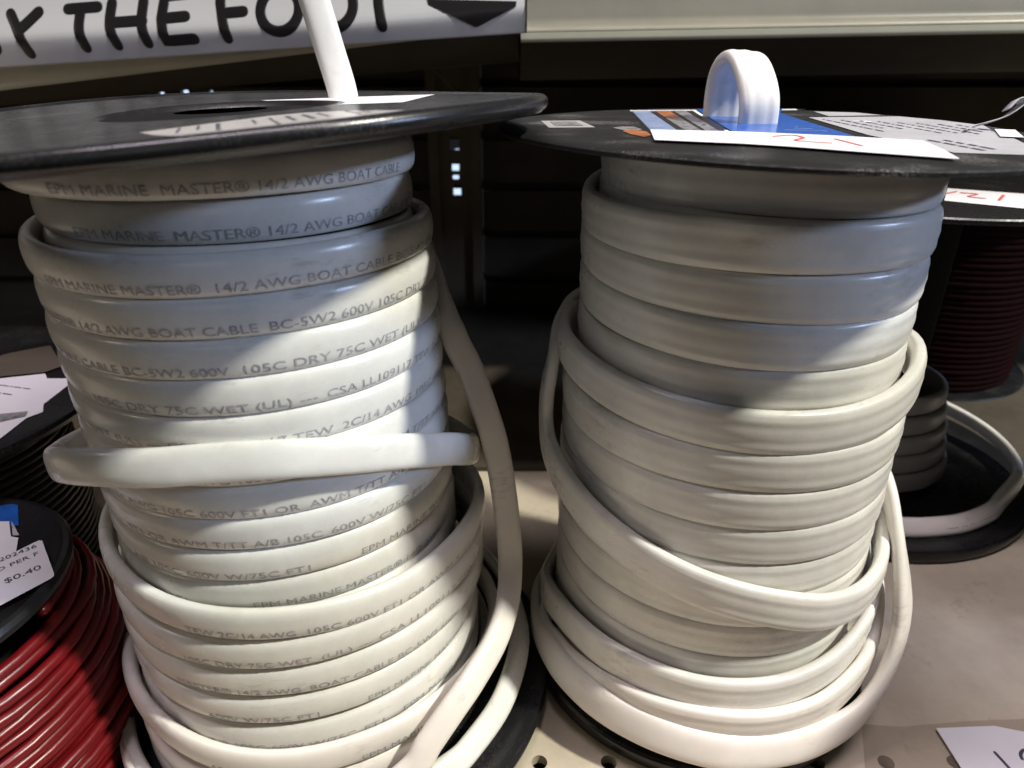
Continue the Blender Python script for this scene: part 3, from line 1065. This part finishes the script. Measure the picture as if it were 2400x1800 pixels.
loop_obj('loose_loop', [(100, 0.058, -0.090), (140, 0.058, -0.0905), (165, 0.0572, -0.0915), (178, 0.0588, -0.0985), (181, 0.0608, -0.1085), (183, 0.0613, -0.1190), (190, 0.0610, -0.1268), (203, 0.0602, -0.1320), (217, 0.0590, -0.1375), (232, 0.0580, -0.1425), (247, 0.0580, -0.1465), (261, 0.058, -0.1500), (276, 0.058, -0.1540), (291, 0.059, -0.1578), (306, 0.0595, -0.1600), (322, 0.0595, -0.1605), (336, 0.0590, -0.1580), (352, 0.0585, -0.1535), (375, 0.0585, -0.148), (410, 0.058, -0.142)],
         RC, PROF_R, M['pvc2'], rc)
loop_obj('loose_loop', [(100, 0.057, -0.200), (140, 0.0575, -0.2010), (170, 0.0585, -0.1985), (190, 0.0595, -0.1920), (217, 0.0595, -0.1875), (234, 0.0592, -0.1880), (253, 0.0592, -0.1888), (270, 0.0592, -0.1888), (286, 0.0592, -0.1881), (302, 0.0595, -0.1856), (318, 0.0600, -0.1815), (330, 0.0600, -0.1770), (345, 0.059, -0.172), (370, 0.058, -0.168), (400, 0.057, -0.166)],
         RC, PROF_R, M['pvc2'], rc)
loop_obj('loose_loop', [(150, 0.060, -0.2105), (190, 0.0612, -0.2050), (205, 0.0618, -0.2028), (220, 0.0622, -0.2008), (244, 0.0626, -0.1993), (270, 0.0630, -0.1985), (293, 0.0632, -0.1978), (313, 0.0635, -0.1940), (325, 0.0635, -0.1880), (335, 0.0620, -0.1800), (350, 0.0595, -0.174), (380, 0.0585, -0.171)],
         RC, PROF_R, M['pvc_pink'], rc)
loop_obj('loose_loop', [(120, 0.061, -0.2110), (160, 0.0615, -0.2100), (185, 0.0635, -0.2070), (208, 0.0655, -0.2020, 15), (226, 0.0660, -0.2030, 18), (242, 0.0660, -0.2042, 18), (258, 0.0662, -0.2055, 18), (271, 0.0662, -0.2062, 18), (288, 0.0665, -0.2068, 15), (304, 0.0680, -0.2055, 8), (314, 0.0695, -0.2005, 2, -3), (321, 0.0705, -0.1920, 0, -8), (326, 0.0703, -0.1790, 0, -12), (330, 0.0675, -0.1660, 0, -12), (338, 0.0625, -0.1520, 0, -8), (352, 0.0585, -0.1412), (375, 0.058, -0.134)],
         RC, superellipse(0.0062, 0.0024, 2.6), M['pvc_pink'], rc)
# arch of cable standing out of the top flange
ax_, ay0, ay1 = 0.0745, 0.2330, 0.2570
zb = -0.0250
arch = [(ax_ + 0.0012, ay0, zb - 0.010), (ax_ + 0.0010, ay0 - 0.0008, zb), (ax_ + 0.0004, ay0 - 0.0010, zb + 0.008), (ax_ - 0.0010, ay0 + 0.0030, zb + 0.0150), (ax_ - 0.0022, ay0 + 0.0090, zb + 0.0188), (ax_ - 0.0030, ay1 - 0.0080, zb + 0.0180), (ax_ - 0.0034, ay1 - 0.0015, zb + 0.0135), (ax_ - 0.0034, ay1 + 0.001, zb + 0.006), (ax_ - 0.0030, ay1 + 0.001, zb - 0.002), (ax_ - 0.0030, ay1, zb - 0.010)]
P = catmull(arch, 10)
mid = Vector((ax_ - 0.001, (ay0 + ay1) / 2, zb + 0.003))
N = []
for p in P:
    d = Vector((0, p.y - mid.y, max(0.0, p.z - mid.z)))
    N.append(d + Vector((0.0015, 0, 0)))
obj('cable_arch', *sweep(P, N, ribbed(0.0062, 0.0023)), M['pvc2'], rc)

# ------------------------------------------------------------------ red wire spool at the lower left
RS = (-0.1874, 0.1643)
RZ = -0.150
KS = 1.304
red_s = thing('wire_spool', (RS[0], RS[1], SHELF_Z), 'small black spool of red wire with blue, white and price stickers at the front', 'spool')
RTf = lambda p: (RS[0] + KS * p[0], RS[1] + KS * p[1], RZ + KS * (p[2] + 0.03 * p[0]))
prof = [(0.006, -0.003), (0.006, 0.0), (0.0345, 0.0), (0.0358, 0.0008), (0.0370, 0.0006), (0.0377, -0.0006), (0.0374, -0.0022), (0.0362, -0.003), (0.006, -0.003)]
obj('top_flange', *lathe(prof, RTf, 96), M['black'], red_s, sharp=35)
obj('core', *lathe([(0.006, -0.154), (0.034, -0.154), (0.034, -0.221), (0.006, -0.221)], lambda p: (RS[0] + p[0], RS[1] + p[1], p[2]), 48), M['black_core'], red_s, sharp=40)
obj('base_flange', *lathe([(0.0, -0.2240), (0.0370, -0.2240), (0.0375, -0.2225), (0.0370, -0.2210), (0.0, -0.2210)], lambda p: (RS[0] + p[0], RS[1] + p[1], p[2]), 64), M['black'], red_s, sharp=40)
label_part('product_label', [
    (M['blue'], [[(0.0020, 0.0330), (0.0089, 0.0346), (0.0155, 0.0244), (0.0134, 0.0244), (0.0119, 0.0262), (-0.004, 0.0262)]]),
    (M['paper'], [[(-0.01, 0.0262), (0.0119, 0.0262), (0.0165, 0.0197), (0.0188, 0.0191), (0.0225, 0.0120), (0.0100, 0.0020), (-0.01, 0.0120)]]),
    (M['silver'], [[(0.0125, 0.0262), (0.0143, 0.0244), (0.0185, 0.0200), (0.0168, 0.0200)]])], RTf, red_s, base=0.0003)
# price sticker
corner = [(0.0080, -0.0070), (0.0250, 0.0161), (0.0257, 0.0168), (0.0265, 0.0167), (0.0368, 0.0042), (0.0373, 0.0033), (0.0370, 0.0024), (0.0196, -0.0210)]
stick = label_part('price_sticker', [(M['paper'], [corner])], RTf, red_s, base=0.0012, label='white price sticker reading $0.40')
V, F = [], []
for s, p0, p1, h in (('202436', (0.0209, 0.0087), (0.0268, 0.0141), 0.0017), ('D PER F', (0.0228, 0.0049), (0.0290, 0.0112), 0.0017), ('$0.40', (0.0272, 0.0009), (0.0328, 0.0060), 0.0021)):
    v, f, w = text_shape(s, 1)
    p0, p1 = Vector(p0), Vector(p1)
    ux = (p1 - p0) / w
    uy = Vector((-0.66, 0.75)) * (h / 0.73)
    n = len(V)
    for x, y in v:
        q = p0 + ux * x + uy * y
        V.append(RTf((q.x, q.y, 0.00128)))
    F += [tuple(i + n for i in q) for q in f]
obj('printed_text', V, F, M['dark_ink'], stick, smooth=False)

red_w = thing('red_wire', (RS[0], RS[1], -0.221), 'glossy red wire bulging out of the small black spool at the lower left', 'wire', 'red wire coils')
V, F = [], []
rnd = random.Random(3)
zz = RZ - 0.0068
path = []
turns = 19
for i in range(turns * 40):
    th = 360 * i / 40
    k = i / 40
    bulge = 0.0450 + 0.0102 * min(1, (k / 6.5) ** 0.8)
    bulge += 0.0030 * noise.noise(Vector((k * 0.9, math.cos(R(th)), math.sin(R(th)))))
    path.append((RS[0] + bulge * math.cos(R(th)), RS[1] + bulge * math.sin(R(th)), zz - 0.0036 * k + 0.06 * bulge * math.sin(R(th)) + 0.0019 * noise.noise(Vector((k * 1.1, 3 + 0.8 * math.cos(R(th)), math.sin(R(th)))))))
obj('wound_layer', *tube(path, 0.0020, 10), M['red_pvc'], red_w)
path = []
for i in range(5 * 40):
    th = 360 * i / 40 + 120
    k = i / 40
    bulge = 0.0565 + 0.0018 * math.sin(k * 5)
    path.append((RS[0] + bulge * math.cos(R(th)), RS[1] + bulge * math.sin(R(th)), -0.1830 - 0.0074 * k + 0.06 * bulge * math.sin(R(th))))
obj('outer_strand', *tube(path, 0.0020, 10), M['red_pvc'], red_w)

# ------------------------------------------------------------------ black wire spool behind on the left
BL = (-0.25, 0.255)
bl = thing('wire_spool', (BL[0], BL[1], SHELF_Z), 'black spool with white paper labels behind the left cable spool', 'spool')
BLf = lambda p: (BL[0] + p[0], BL[1] + p[1], p[2])
obj('top_flange', *lathe([(0.008, -0.133), (0.008, -0.130), (0.078, -0.130), (0.0800, -0.1308), (0.0805, -0.1325), (0.0795, -0.1345), (0.008, -0.1345)], BLf, 128), M['black'], bl, sharp=35)
obj('core', *lathe([(0.008, -0.1345), (0.030, -0.1345), (0.030, -0.220), (0.008, -0.220)], BLf, 48), M['black_core'], bl, sharp=35)
obj('base_flange', *lathe([(0.0, -0.224), (0.0575, -0.224), (0.058, -0.222), (0.0575, -0.220), (0.0, -0.220)], BLf, 96), M['black'], bl, sharp=35)
BT = lambda p: BLf((p[0], p[1], -0.130 + p[2]))
pap = [(0.0200, 0.0100), (0.0341, 0.0161), (0.0504, 0.0209), (0.0541, 0.0161), (0.0628, 0.0161), (0.0665, 0.0119), (0.0664, -0.0074), (0.0699, -0.0137), (0.0666, -0.0184), (0.0665, -0.0341), (0.040, -0.040)]
label_part('paper_label', [(M['paper'], [pap]),
                           (M['dark_ink'], word_rows((0.036, 0.0105), (1, -0.25), (-0.1, -1), 2, 0.02, 0.001, 0.006, 0.0007, seed=71)),
                           (M['greyprint'], [[(0.0520, -0.0165), (0.0640, -0.0135), (0.0655, -0.0175), (0.0540, -0.0250)]])], BT, bl, base=0.0004)
label_part('grey_card', [(M['underside'], [[(0.0150, 0.0330), (0.0219, 0.0420), (0.0352, 0.0510), (0.0540, 0.0280), (0.0500, 0.0215), (0.0330, 0.0170)]])], BT, bl, base=0.0008)
blw = thing('black_wire', (BL[0], BL[1], -0.22), 'black wire wound on the spool behind the left cable spool, one end sticking out', 'wire')
path = []
for i in range(24 * 40):
    th = 360 * i / 40
    k = i / 40
    r_ = 0.056 + 0.0008 * noise.noise(Vector((k, math.cos(R(th)), 7)))
    path.append((BL[0] + r_ * math.cos(R(th)), BL[1] + r_ * math.sin(R(th)), -0.137 - 0.0034 * k))
obj('wound_layer', *tube(path, 0.0019, 8), M['black_pvc'], blw)
obj('wire_end', *tube(catmull([(-0.2000, 0.2225, -0.2060), (-0.1790, 0.2330, -0.2050), (-0.1600, 0.2418, -0.2045), (-0.150, 0.2460, -0.2045)], 6), 0.0017, 10), M['black_pvc'], blw)

# ------------------------------------------------------------------ spool behind on the right
BR = (0.195, 0.355)
BRf = lambda p: (BR[0] + p[0], BR[1] + p[1], p[2])
br = thing('cable_spool', (BR[0], BR[1], SHELF_Z), 'shadowed black spool behind the right spool, its narrow drum nearly empty', 'spool', 'cable spools standing on the shelf')
BRg = lambda p: (BR[0] - 0.007 + p[0], BR[1] + 0.002 + p[1], p[2])
obj('top_flange', *lathe([(0.006, -0.0625), (0.006, -0.060), (0.0975, -0.060), (0.0982, -0.0606), (0.0982, -0.0618), (0.0975, -0.0625), (0.006, -0.0625)], BRg, 128), M['black'], br, sharp=35)
obj('core', *lathe([(0.006, -0.0625), (0.026, -0.0625), (0.026, -0.217), (0.006, -0.217)], BRf, 48), M['black_core'], br, sharp=35)
obj('base_flange', *lathe([(0.0, -0.224), (0.0895, -0.224), (0.0905, -0.222), (0.0905, -0.219), (0.0895, -0.217), (0.0, -0.217)], BRf, 128), M['black'], br, sharp=35)
BRT = lambda p: BRf((p[0], p[1], -0.060 + p[2]))
lab = label_part('hand_marked_label', [(M['paper'], [[(-0.0046, -0.0373), (0.0211, -0.0495), (0.0300, -0.0540), (0.0110, -0.0820), (0.0026, -0.0781), (-0.0201, -0.0632)]])], BRT, br, base=0.0003, label='white label with red handwriting')
strokes_part('handwriting', [[(-0.0118, -0.0495), (-0.0054, -0.0455)], [(-0.0048, -0.0481), (0.0004, -0.0508), (-0.0061, -0.0559), (-0.0017, -0.0596)], [(0.0100, -0.0533), (0.0021, -0.0632)]], BRT, lab, 0.0006, M['red_ink'], h=0.0005)
brc = thing('grey_cable', (BR[0], BR[1], -0.217), 'grey flat cable low on the shadowed spool behind, with a pale loose loop', 'cable')
path = coil(-200, -0.196, 0.0, 1, 0.04, 0, 9.0)
BRcyl = lambda th, r_, z: polar(BR, th, r_, z)
g1 = coil(-200, -0.1680, 0.0100, 4.6, 0.0370, 0.0008, 9.0, radial=lambda th, k: 0.0022 * k)
obj('wound_layer', *coil_mesh(g1, BRcyl, superellipse(0.0052, 0.0024, 2.5)), M['grey_pvc'], brc)
V, F = loop_pts = sweep(*(lambda P: (P, [(p.x - 0.20, p.y - 0.345, 0.035) for p in P]))(catmull([(0.150, 0.300, -0.2140), (0.1814, 0.2800, -0.2125), (0.2117, 0.2800, -0.2125), (0.2345, 0.2885, -0.2120), (0.2481, 0.2995, -0.2115), (0.2690, 0.3190, -0.2100), (0.2760, 0.3370, -0.2080), (0.2740, 0.3580, -0.2050), (0.2640, 0.3780, -0.2020), (0.246, 0.398, -0.199), (0.22, 0.405, -0.195), (0.19, 0.400, -0.192)], 10)), superellipse(0.0048, 0.0024, 2.4))
o = obj('loose_loop', V, F, M['pvc_pink'], brc, )
o['label'] = 'pale loose loop with a line of print'
# line of print along the loop
rl = catmull([(0.172, 0.2834, -0.2133), (0.1814, 0.2772, -0.2133), (0.2117, 0.2774, -0.2133), (0.2357, 0.2862, -0.2128), (0.2496, 0.2972, -0.2124)], 16)
V, F = [], []
rnd = random.Random(5)
for i in range(len(rl) - 1):
    if rnd.random() < 0.25:
        continue
    p, q = rl[i], rl[i] + (rl[i + 1] - rl[i]) * rnd.uniform(0.6, 0.95)
    n = len(V)
    for w_ in (p, q):
        V += [(w_.x, w_.y - 0.0001, w_.z - 0.0006), (w_.x, w_.y - 0.0001, w_.z + 0.0012)]
    F.append((n, n + 2, n + 3, n + 1))
obj('printed_text', V, F, M['dark_ink'], o, smooth=False)

# red wire spool far right at the back
FR = (0.305, 0.50)
FRf = lambda p: (FR[0] + p[0], FR[1] + p[1], p[2])
fr = thing('wire_spool', (FR[0], FR[1], SHELF_Z), 'black spool of dark red wire in the shade at the back right', 'spool')
obj('top_flange', *lathe([(0.006, -0.0925), (0.006, -0.090), (0.0740, -0.090), (0.0748, -0.0910), (0.0740, -0.0930), (0.006, -0.0930)], FRf, 96), M['black'], fr, sharp=35)
obj('core', *lathe([(0.006, -0.093), (0.040, -0.093), (0.040, -0.220), (0.006, -0.220)], FRf, 48), M['black_core'], fr, sharp=35)
obj('base_flange', *lathe([(0.0, -0.224), (0.0735, -0.224), (0.0745, -0.222), (0.0735, -0.220), (0.0, -0.220)], FRf, 96), M['black'], fr, sharp=35)
label_part('paper_label', [(M['paper_dull'], [[(-0.045, -0.030), (-0.020, -0.060), (0.010, -0.060), (-0.020, -0.020)]])], lambda p: FRf((p[0], p[1], -0.090 + p[2])), fr, base=0.0003)
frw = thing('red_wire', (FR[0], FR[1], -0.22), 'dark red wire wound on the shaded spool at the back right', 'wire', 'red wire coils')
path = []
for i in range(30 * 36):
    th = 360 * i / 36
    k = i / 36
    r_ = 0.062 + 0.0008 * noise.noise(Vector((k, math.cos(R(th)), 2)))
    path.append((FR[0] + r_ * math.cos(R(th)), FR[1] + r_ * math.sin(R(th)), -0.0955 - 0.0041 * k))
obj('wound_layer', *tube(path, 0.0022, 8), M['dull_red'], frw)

# two spools added at the right, mostly out of view, to cast shade
for (nx, ny, top, lb, nr) in ((0.325, 0.075, -0.020, 'tall black spool added out of view at the far right to cast shade', 0.105), (0.318, 0.248, -0.010, 'black spool added at the far right edge, behind the tall one, to cast shade', 0.080)):
    nf = lambda p: (nx + p[0], ny + p[1], p[2])
    ns = thing('cable_spool', (nx, ny, SHELF_Z), lb, 'spool', 'cable spools standing on the shelf')  # added spool and its parts, there to cast shade
    obj('top_flange', *lathe([(0.008, top - 0.003), (0.008, top), (nr - 0.001, top), (nr, top - 0.001), (nr - 0.001, top - 0.003), (0.008, top - 0.003)], nf, 96), M['black'], ns, sharp=35)
    obj('core', *lathe([(0.008, top - 0.003), (nr * 0.65, top - 0.003), (nr * 0.65, -0.221), (0.008, -0.221)], nf, 64), M['black_core'], ns, sharp=35)
    obj('base_flange', *lathe([(0.0, -0.224), (nr - 0.012, -0.224), (nr - 0.011, -0.222), (nr - 0.012, -0.221), (0.0, -0.221)], nf, 96), M['black'], ns, sharp=35)

# ------------------------------------------------------------------ tape and price card on the shelf
tape = tag(obj('tape_strip', *merge(([(0.1265, 0.1780, SHELF_Z + 0.0004), (0.1400, 0.1768, SHELF_Z + 0.0004), (0.1640, 0.1792, SHELF_Z + 0.0004), (0.30, 0.1850, SHELF_Z + 0.0004), (0.30, 0.135, SHELF_Z + 0.0004), (0.1390, 0.135, SHELF_Z + 0.0004), (0.112, 0.139, SHELF_Z + 0.0004)], [tuple(range(6, -1, -1))]),
                                   ), M['tape'], smooth=False, loc=(0.2, 0.16, SHELF_Z)), 'brown clear tape over the beige shelf beside the right spool', 'tape')
card = thing('price_card', (0.18, 0.15, SHELF_Z), 'white paper price card with black handwriting on the shelf at the lower right', 'card')
cp = [(0.1517, 0.1752), (0.1730, 0.1762), (0.1850, 0.1730), (0.2100, 0.1600), (0.2100, 0.110), (0.1530, 0.110)]
V = [(x, y, SHELF_Z + 0.0016) for x, y in cp] + [(x, y, SHELF_Z + 0.0012) for x, y in cp]
n = len(cp)
F = [tuple(range(n))[::-1], tuple(range(n, 2 * n))] + [(i, (i + 1) % n, n + (i + 1) % n, n + i) for i in range(n)]
pc = obj('paper', V, F, M['paper'], card, smooth=False)
strokes_part('handwriting', [[(0.1668, 0.1655), (0.1680, 0.1600), (0.1690, 0.1540)], [(0.1746, 0.1631), (0.1752, 0.1648), (0.1770, 0.1663), (0.1790, 0.1664), (0.1812, 0.1650), (0.1805, 0.1615), (0.1760, 0.1550), (0.1830, 0.1545)]],
             lambda p: (p[0], p[1], SHELF_Z + 0.0016 + p[2]), pc, 0.00055, M['dark_ink'], h=0.0001)
